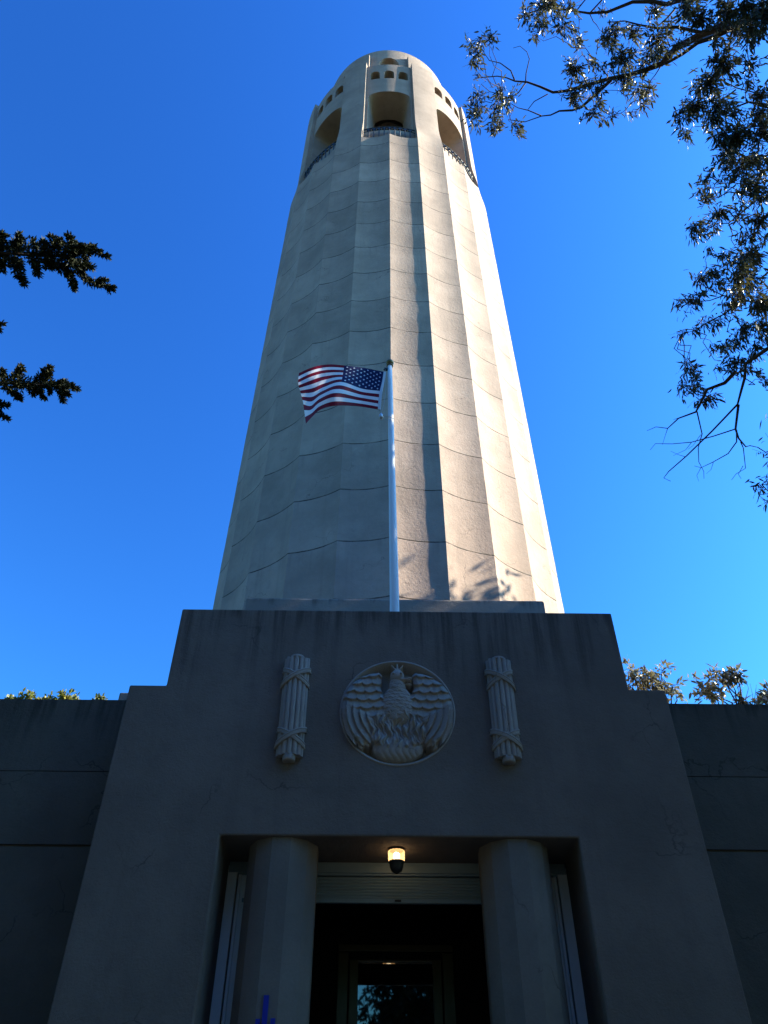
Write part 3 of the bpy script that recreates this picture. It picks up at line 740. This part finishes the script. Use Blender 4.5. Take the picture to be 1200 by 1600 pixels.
    limb([(1320,120),(1240,150),(1190,150),(1150,140),(1127,128),(1108,120)], 13.8, 14.2, .06, .006, (9.7, 4.25, 9.9))
    limb([(1260,170),(1200,165),(1170,160),(1140,168),(1100,165)], 13.8, 14, .03, .005); limb([(1230,200),(1190,195),(1165,200),(1130,205)], 13.7, 13.9, .02, .005)
    limb([(1150,140),(1135,150),(1120,165),(1105,180)], 14, 14.1, .012, .004); limb([(1144,47),(1142,65),(1138,85),(1130,100)], 14, 14, .02, .006)
    allp = np.concatenate(limbs)
    def sprig(a, b, L):
        """a twig with hanging leaves along its outer half"""
        P = wiggle(a, b, 4, .03, g); br.tube(list(P), [.0045, .004, .0035, .003, .002], 4, False); return P
    def cluster(px, py, rx, ry, dens=1.0, dist=None, link_=True):
        if dist is None:
            dist = 14.6 if (py < 230 and px < 1060) else 13.2
            dist += g.normal(0, .45)
        c = at(px, py, dist); sc = dist/F_PX*1.0; ax, ay = rx*sc, ry*sc; az_ = (ax+ay)/2
        if link_:
            j = np.argmin(np.linalg.norm(allp-c, axis=1)); a = allp[j]
            if np.linalg.norm(a-c) > .12: br.tube(list(wiggle(a, c, 5, .05, g)), [.008, .007, .006, .005, .004, .003], 5, False)
        n = max(6, int(rx*ry*.23*dens)); nt = max(4, n//9)
        sp = .55 if py < 230 else .68
        tips = c + np.stack([g.normal(0, sp, nt)*ax, g.normal(0, sp, nt)*az_, g.normal(0, sp, nt)*ay], 1)
        for t in tips:
            P_ = sprig(c+(t-c)*.1, t, 4)
            m = max(4, n//nt); q = g.random(m)**.6; k = np.minimum((q*4).astype(int), 3); fr_ = q*4-k
            B = P_[k]*(1-fr_[:, None])+P_[k+1]*fr_[:, None]
            D = (t-c)/(np.linalg.norm(t-c)+1e-6)*.5 + g.normal(0, .45, (m, 3)) + np.array((0, 0, -.95))
            lv.add(B+g.normal(0, .03, (m, 3)), D, g.uniform(.075, .16, m), g.uniform(.016, .032, m), .18)
    CL = [(750,62,13,8),(742,80,10,10),(738,98,8,10),(766,58,9,7),(745,118,5,4),(746,150,11,9),(742,165,11,8),(737,182,10,8),(750,174,8,8),(785,143,9,9),(775,168,10,8),(790,160,10,8),(772,185,12,9),(776,200,12,8),(805,195,9,7),(808,207,9,6),(745,194,4,6),(800,150,7,6),
      (896,108,17,20),(906,62,11,12),(946,62,14,15),(900,146,13,12),(898,160,9,9),(927,177,15,9),(916,128,12,10),(925,98,9,9),(935,140,12,9),(938,160,9,9),
      (846,12,22,14),(821,23,12,9),(846,38,13,9),(881,42,15,9),(835,54,8,6),(858,2,16,8),(944,19,7,7),(890,10,12,8),(870,22,10,8),
      (1019,17,12,11),(1071,19,14,18),(1075,2,16,9),(1096,25,18,14),(1137,16,24,18),(1170,8,22,16),(1179,45,18,17),(1160,55,16,12),(1031,58,22,16),(987,52,15,14),(958,48,11,17),(971,90,15,17),(1019,83,22,13),(975,117,16,12),(975,133,11,10),(996,142,11,12),(1014,142,7,12),(1004,165,10,6),(985,177,8,5),(956,181,9,7),(1060,70,12,8),(1000,100,12,9),(1195,20,16,26),(955,100,10,10),(1045,40,9,9),(1120,60,10,7),
      (1127,98,22,22),(1108,129,19,20),(1092,135,9,12),(1085,163,16,18),(1123,167,22,22),(1067,179,13,14),(1073,212,11,9),(1148,177,10,9),(1169,100,11,11),(1169,125,9,7),(1185,146,14,14),(1185,177,16,22),(1190,208,18,18),(1127,208,16,13),(1148,212,14,12),(1110,190,12,12),
      (1147,217,18,16),(1138,237,18,14),(1155,258,21,14),(1133,262,12,9),(1180,243,20,17),(1170,290,16,16),(1188,273,14,14),(1192,300,12,14),(1110,273,9,7),(1105,293,11,9),(1097,305,7,9),(1103,313,7,6),(1122,332,12,10),(1160,317,8,7),(1155,332,8,6),(1083,355,12,13),(1093,367,8,8),(1115,352,9,8),(1107,387,4,4),(1188,347,16,14),(1175,367,16,13),(1130,397,9,8),(1158,408,20,10),(1175,393,12,10),(1155,345,7,5),
      (1150,432,21,22),(1095,435,13,10),(1112,425,10,9),(1075,472,13,9),(1060,469,6,5),(1090,460,8,8),(1172,405,14,12),(1187,475,17,26),(1152,463,14,9),(1124,504,11,9),(1100,504,6,7),(1069,521,6,4),(1084,517,6,5),(1190,510,16,20),(1115,541,8,6),(1132,538,8,8),(1152,567,17,13),(1172,578,11,9),(1075,576,11,13),(1069,604,8,9),(1084,596,9,10),(1106,619,15,8),(1089,613,8,7),(1195,593,7,7),(1170,440,16,18),(1140,480,14,9),(1165,510,13,12),(1150,530,12,8),(1125,575,6,5),(1180,545,12,12),(1117,440,9,9)]
    for c in CL: cluster(*c, dens=3.2 if c[1] < 230 else 3.3)
    # rest of the crown, outside the picture to the right and above
    limb([(1400,150),(1500,100),(1650,60)], 14, 15, .08, .02, fork); limb([(1300,-150),(1200,-250),(1100,-300)], 14.5, 16, .08, .02, fork)
    limb([(1500,480),(1650,420)], 12, 12, .08, .02, low); allp = np.concatenate(limbs)
    for i in range(150):
        px, py = g.uniform(1228, 1700), g.uniform(-260, 720)
        cluster(px, py, g.uniform(22, 40), g.uniform(20, 34), .9, g.uniform(10.5, 15.5), i % 3 == 0)
    for i in range(30): cluster(g.uniform(950, 1300), g.uniform(-330, -70), 26, 22, .9, g.uniform(13.5, 16), False)
    # twig to hang the small spray at the lower right edge
    limb([(1330,650),(1260,700),(1215,735),(1190,757)], 12.4, 12.4, .03, .005, low)
    allp = np.concatenate(limbs)
    for c in ((1187,760,11,8),(1199,746,7,6),(1199,783,5,8),(1215,760,14,12)): cluster(*c, 1.1, 12.4)
    br.build('limb', M_BARK, T, True); lv.build('crown', M_GUM, T)
eucalyptus()

# ------------------------------------------------------------------ cypress at the left (trunk outside the picture)
def cypress():
    g = np.random.default_rng(21); lv = Leaves(22); br = MB(); D0 = 13.5
    pb = at(-430, 515, D0); bx, by = float(pb[0])-.3, float(pb[1])
    T = thing('cypress_tree', (bx, by, 0), 'dark cypress with two ragged boughs reaching in from the left edge', 'tree')
    tr = MB(); tr.tube([(bx, by, -.3), (bx+.1, by-.05, 5), (bx, by, 10), (bx+.05, by, 15), (bx, by, 20)], [.5, .42, .3, .2, .05], 12); tr.build('trunk', M_BARK2, T, True)
    def spray(pts, r, dd=0.0, n=1.0):
        P = resample([at(x, y, D0+dd+g.normal(0, .05)) for x, y in pts], .03); m = len(P)
        if m > 2: lv.tube(list(P[::3]) + [P[-1]], list(np.linspace(.012, .004, len(P[::3])+1)))
        k = int(m*24*n); s = g.random(k); i = np.minimum((s*(m-1)).astype(int), m-1)
        rad = r*D0/F_PX*(1.15-.75*s**1.5); off = g.normal(0, 1, (k, 3)); off /= np.linalg.norm(off, axis=1, keepdims=True)
        off *= (g.random(k)**.5*rad)[:, None]; B = P[i]+off*.55; fw_ = P[-1]-P[0]; fw_ /= np.linalg.norm(fw_)+1e-6
        Dr = off/(rad[:, None]+1e-6)*.8 + fw_*.6 + g.normal(0, .35, (k, 3)); lv.add(B, Dr, g.uniform(.04, .085, k), g.uniform(.016, .03, k), .1)
        # side sprigs
        for j in range(max(1, int(m/5))):
            q = g.random(); b = P[int(q*(m-1))]; d = g.normal(0, 1, 3)+fw_*.9; d /= np.linalg.norm(d); ln = r*D0/F_PX*g.uniform(.8, 1.5)*(1.1-.6*q); kk = 30
            t = g.random(kk); lv.add(b+d*ln*t[:, None]+g.normal(0, .012, (kk, 3)), d+g.normal(0, .6, (kk, 3)), g.uniform(.04, .07, kk), .026, .1)
    def bough(pts, r0):
        P0 = [at(x, y, D0) for x, y in pts]; P = resample([np.array((bx, by, P0[0][2]-.5))] + P0, .3); b_ = MB(); b_.tube(list(P), list(np.linspace(r0, .012, len(P))), 6, False); b_.build('limb', M_BARK2, T, True)
    bough([(-420,470),(-200,420),(-60,398),(0,395),(60,400),(120,398)], .09); bough([(-420,560),(-200,590),(-40,596),(40,600),(100,604)], .07)
    up = [([(5,390),(3,362)],9),([(34,388),(29,363)],8),([(30,392),(20,374)],9),([(55,388),(53,373)],8),([(70,390),(68,375)],7),([(85,392),(82,368)],9),([(98,388),(91,372)],9),([(108,388),(110,368)],9),([(112,390),(150,386)],11),([(140,386),(158,397),(172,402)],6),([(134,398),(134,414)],6),
      ([(0,400),(4,425)],11),([(18,400),(28,425),(40,447)],12),([(52,402),(61,432)],11),([(75,405),(82,420)],9),([(85,408),(110,432)],12),([(103,412),(117,453)],10),([(112,412),(147,418)],10),([(118,420),(140,441),(160,446),(178,452)],8),([(150,440),(168,437)],5),
      ([(-60,395),(0,390)],20),([(0,390),(40,392)],22),([(35,394),(80,396)],21),([(70,396),(115,393)],22),([(95,400),(120,410)],18),([(0,405),(35,412)],15),([(60,410),(100,415)],14),([(110,395),(145,392)],12),([(115,400),(128,425)],12),([(105,380),(135,390)],11),
      ([(-60,597),(0,598)],14),([(0,600),(40,600)],15),([(35,600),(75,600)],16),([(70,600),(108,604)],12),([(100,600),(112,604),(122,609)],5),([(28,594),(33,572)],12),([(58,596),(78,573)],11),([(74,592),(81,572)],7),([(95,600),(106,597)],6),([(10,605),(34,625)],8),([(60,606),(68,622)],7),([(92,606),(100,628)],8),([(96,606),(108,618)],8),([(3,590),(4,577)],5),([(45,598),(52,618)],9),([(20,598),(28,580)],12),([(79,604),(77,616)],3),
      ([(-40,512),(-5,508),(8,505)],6),([(-20,515),(2,514)],5),([(-40,630),(0,632),(15,634)],5),([(-40,645),(0,648),(14,656)],6),([(-30,640),(2,642)],6)]
    for pts, r in up: spray(pts, r, g.normal(0, .12), 1.0)
    for i in range(150):
        x, y = g.uniform(-520, -50), g.uniform(-250, 1000); a = g.uniform(-.6, .6)
        if x > -90 and not (380 < y < 420 or 580 < y < 620): continue
        dd = g.normal(0, 1.7); q = at(x-70, y-30*a, D0+dd)
        if q[2] < 4: continue
        lv.tube([(bx, by, q[2]-.6), tuple((q+np.array((bx, by, q[2]-.9)))/2), tuple(q)], [.05, .035, .012])
        spray([(x-70, y-30*a), (x, y), (x+55, y+30*a)], g.uniform(18, 30), dd, .45)
    lv.build('crown', M_CYP, T)
cypress()

# ------------------------------------------------------------------ trees and shrubs beyond the wings
def bush(name, label, cat, group, base, blobs, mat, L, Wd, dens, bark, seed, droop=-.3, stems=True, bare=()):
    g = np.random.default_rng(seed); lv = Leaves(seed+1); br = MB()
    T = thing(name, tuple(base), label, cat, group); b0 = np.array(base, float)
    cs = [np.array(b[:3]) for b in blobs]; mean = np.mean(cs, 0); mid = np.array((mean[0]*.6+b0[0]*.4, mean[1]*.6+b0[1]*.4, max(b0[2]+.5, min(c[2] for c in cs)-1.2)))
    br.tube([b0, (b0+mid)/2+g.normal(0, .1, 3), mid], [.16, .12, .08], 8)
    for c, b in zip(cs, blobs):
        br.tube(list(wiggle(mid, c, 5, .08, g)), [.05, .04, .032, .025, .018, .01], 5, False)
        r = b[3]; n = int(dens*r*r*100); nt = max(5, n//9)
        for t in range(nt):
            tip = c+g.normal(0, .5, 3)*r; br.tube([c, (c+tip)/2+g.normal(0, .04, 3), tip], [.010, .007, .003], 4, False)
            m = 9; q = g.random(m)[:, None]; Bp = c+(tip-c)*(.35+.7*q)+g.normal(0, .05, (m, 3))
            lv.add(Bp, (tip-c)/r*.6+g.normal(0, .6, (m, 3))+np.array((0, 0, droop)), g.uniform(.7, 1.3, m)*L, g.uniform(.8, 1.2, m)*Wd, .12)
    for a in bare: br.tube(list(wiggle(mid, np.array(a, float), 6, .09, g)), [.03, .026, .02, .016, .011, .007, .003], 4, False)
    br.build('trunk', bark, T); lv.build('crown', mat, T)
def rp(px, py, d): return tuple(at(px, py, d))
D = 27
bl = [(*rp(985,1043,D),.45),(*rp(990,1055,D),.5),(*rp(1003,1060,D),.5),(*rp(1000,1075,D+.3),.6),(*rp(1020,1070,D),.55),(*rp(1035,1048,D),.45),(*rp(1040,1065,D),.6),(*rp(1050,1070,D),.5),(*rp(1055,1080,D+.3),.4),(*rp(1035,1085,D),.5),(*rp(985,1072,D),.5),(*rp(1015,1085,D),.6),(*rp(1030,1078,D),.5),(*rp(1010,1052,D),.3)]
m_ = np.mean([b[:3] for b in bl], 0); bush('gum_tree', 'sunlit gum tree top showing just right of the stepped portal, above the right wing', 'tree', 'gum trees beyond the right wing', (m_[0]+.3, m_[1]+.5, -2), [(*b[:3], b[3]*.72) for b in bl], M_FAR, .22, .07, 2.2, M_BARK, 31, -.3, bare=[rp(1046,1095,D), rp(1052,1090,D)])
bl = [(*rp(1103,1078,D),.5),(*rp(1110,1070,D),.5),(*rp(1120,1066,D),.5),(*rp(1128,1056,D),.55),(*rp(1138,1052,D),.5),(*rp(1148,1052,D),.35),(*rp(1112,1082,D),.45),(*rp(1122,1078,D),.4),(*rp(1108,1090,D),.4),(*rp(1140,1062,D),.3),(*rp(1153,1060,D),.2),(*rp(1158,1093,D),.2),(*rp(1186,1096,D),.2)]
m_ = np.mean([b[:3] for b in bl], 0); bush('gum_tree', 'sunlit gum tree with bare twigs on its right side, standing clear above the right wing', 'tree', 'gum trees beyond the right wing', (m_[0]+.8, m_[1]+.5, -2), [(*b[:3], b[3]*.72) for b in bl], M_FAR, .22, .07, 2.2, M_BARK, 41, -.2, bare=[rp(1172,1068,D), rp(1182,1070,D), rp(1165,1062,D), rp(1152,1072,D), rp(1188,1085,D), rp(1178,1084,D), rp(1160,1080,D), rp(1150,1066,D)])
bl = [(*rp(1206,1092,D),.5),(*rp(1215,1085,D),.6)]
m_ = np.mean([b[:3] for b in bl], 0); bush('gum_tree', 'gum tree at the far right edge, only a few leaves in view above the wing', 'tree', 'gum trees beyond the right wing', (m_[0]+.3, m_[1]+.5, -2), bl, M_FAR, .30, .085, 1.3, M_BARK, 51)
D = 42
for lab, pts, sd_ in (('low sunlit treetop with a pointed right end, leftmost above the left wing', [(14,1092,.22),(24,1091,.25),(34,1089,.3),(44,1087,.3),(51,1086,.3),(38,1092,.3)], 61), ('thin line of sunlit leaves between two treetops above the left wing', [(62,1092,.16),(70,1092,.18),(78,1092,.16)], 66),
      ('rounded yellow green treetop in the middle above the left wing', [(92,1091,.25),(100,1088,.3),(106,1085,.32),(112,1089,.3),(118,1092,.2),(106,1091,.3)], 71), ('tiny tuft of leaves above the left wing, nearest the roof block', [(149,1092,.16),(155,1090,.22),(161,1092,.15)], 81)):
    bl = [(*rp(x, y+3.0, D), r*1.1) for x, y, r in pts]; m_ = np.mean([b[:3] for b in bl], 0)
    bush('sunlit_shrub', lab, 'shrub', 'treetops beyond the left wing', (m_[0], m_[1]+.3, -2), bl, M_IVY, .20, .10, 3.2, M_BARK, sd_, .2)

# ------------------------------------------------------------------ tall trees round the plaza: behind the viewer (mirrored in the door) and along the right
def conifer(seed, h, r, gum=False):
    g = np.random.default_rng(seed); lv = Leaves(seed+1); br = MB()
    T = thing('tall_conifer' if not gum else 'tall_gum_tree', (0, 0, 0), '', 'tree'); br.tube([(0, 0, -.5), (.1, 0, h*.3), (0, .1, h*.7), (0, 0, h*.97)], [.5, .42, .25, .05], 10)
    n = 420 if not gum else 200
    for i in range(n):
        t = g.random()**.9; z = h*(.16+.84*t); rr = r*(1-.75*t**1.6)*g.uniform(.35, 1.0); a = g.uniform(0, 2*math.pi); c = np.array((rr*math.cos(a), rr*math.sin(a), z+g.normal(0, .3)))
        if i % 3 == 0: br.tube([(0, 0, z-.8), tuple(c*np.array((.5, .5, 1))-np.array((0, 0, .2))), tuple(c)], [.07, .045, .015], 5, False)
        m = 75; cs = r*(.15 if not gum else .2); P_ = c+g.normal(0, 1, (m, 3))*np.array((cs, cs, cs*.55)); lv.add(P_, g.normal(0, 1, (m, 3))+np.array((0, 0, -.2)), g.uniform(.25, .5, m), g.uniform(.10, .2, m), .1)
    br.build('trunk', M_BARK2, T); lv.build('crown', M_NIGHT if not gum else M_GUM, T); return T
def dup(T, loc, rz, sc, label=None, group=None):
    r = T.copy(); COL.objects.link(r); r.location = loc; r.rotation_euler = (0, 0, rz); r.scale = (sc, sc, sc)
    if label: r['label'] = label
    if group: r['group'] = group
    for c in T.children:
        d = c.copy(); COL.objects.link(d); d.parent = r
    return r
CT = conifer(91, 22, 5.0); CT.location = (3.6, -15, 0); CT['label'] = 'tall dark conifer across the plaza, mirrored in the door glass'; CT['group'] = 'conifers across the plaza'
for (x, y, s, rz) in ((9.5, -13, 1.05, 1), (-7.5, -12, 1.15, 2), (-13.5, -6, 1.2, 3), (15, -9, 1.1, 4), (-17, 2, 1.1, 5.5), (8, -22, 1.2, .4), (-10, -20, 1.2, 2.2)):
    dup(CT, (x, y, -.2), rz, s, 'tall dark conifer standing round the plaza, behind the viewer')
GT = conifer(97, 25, 5.2, True); GT.location = (20.5, 13.2, 0); GT.scale = (1.28, 1.28, 1.28); GT['label'] = 'tall gum tree right of the entrance building'; GT['group'] = 'gum trees right of the building'
for (x, y, s, rz) in ((19.4, 17.3, 1.05, .3), (18.6, 9.8, 1.08, 1), (24.5, 10.6, 1.1, 4), (29.5, 9.6, 1.2, 2), (19, 3, .9, 2.5)):
    dup(GT, (x, y, -.2), rz, s, 'tall gum tree right of the entrance building')
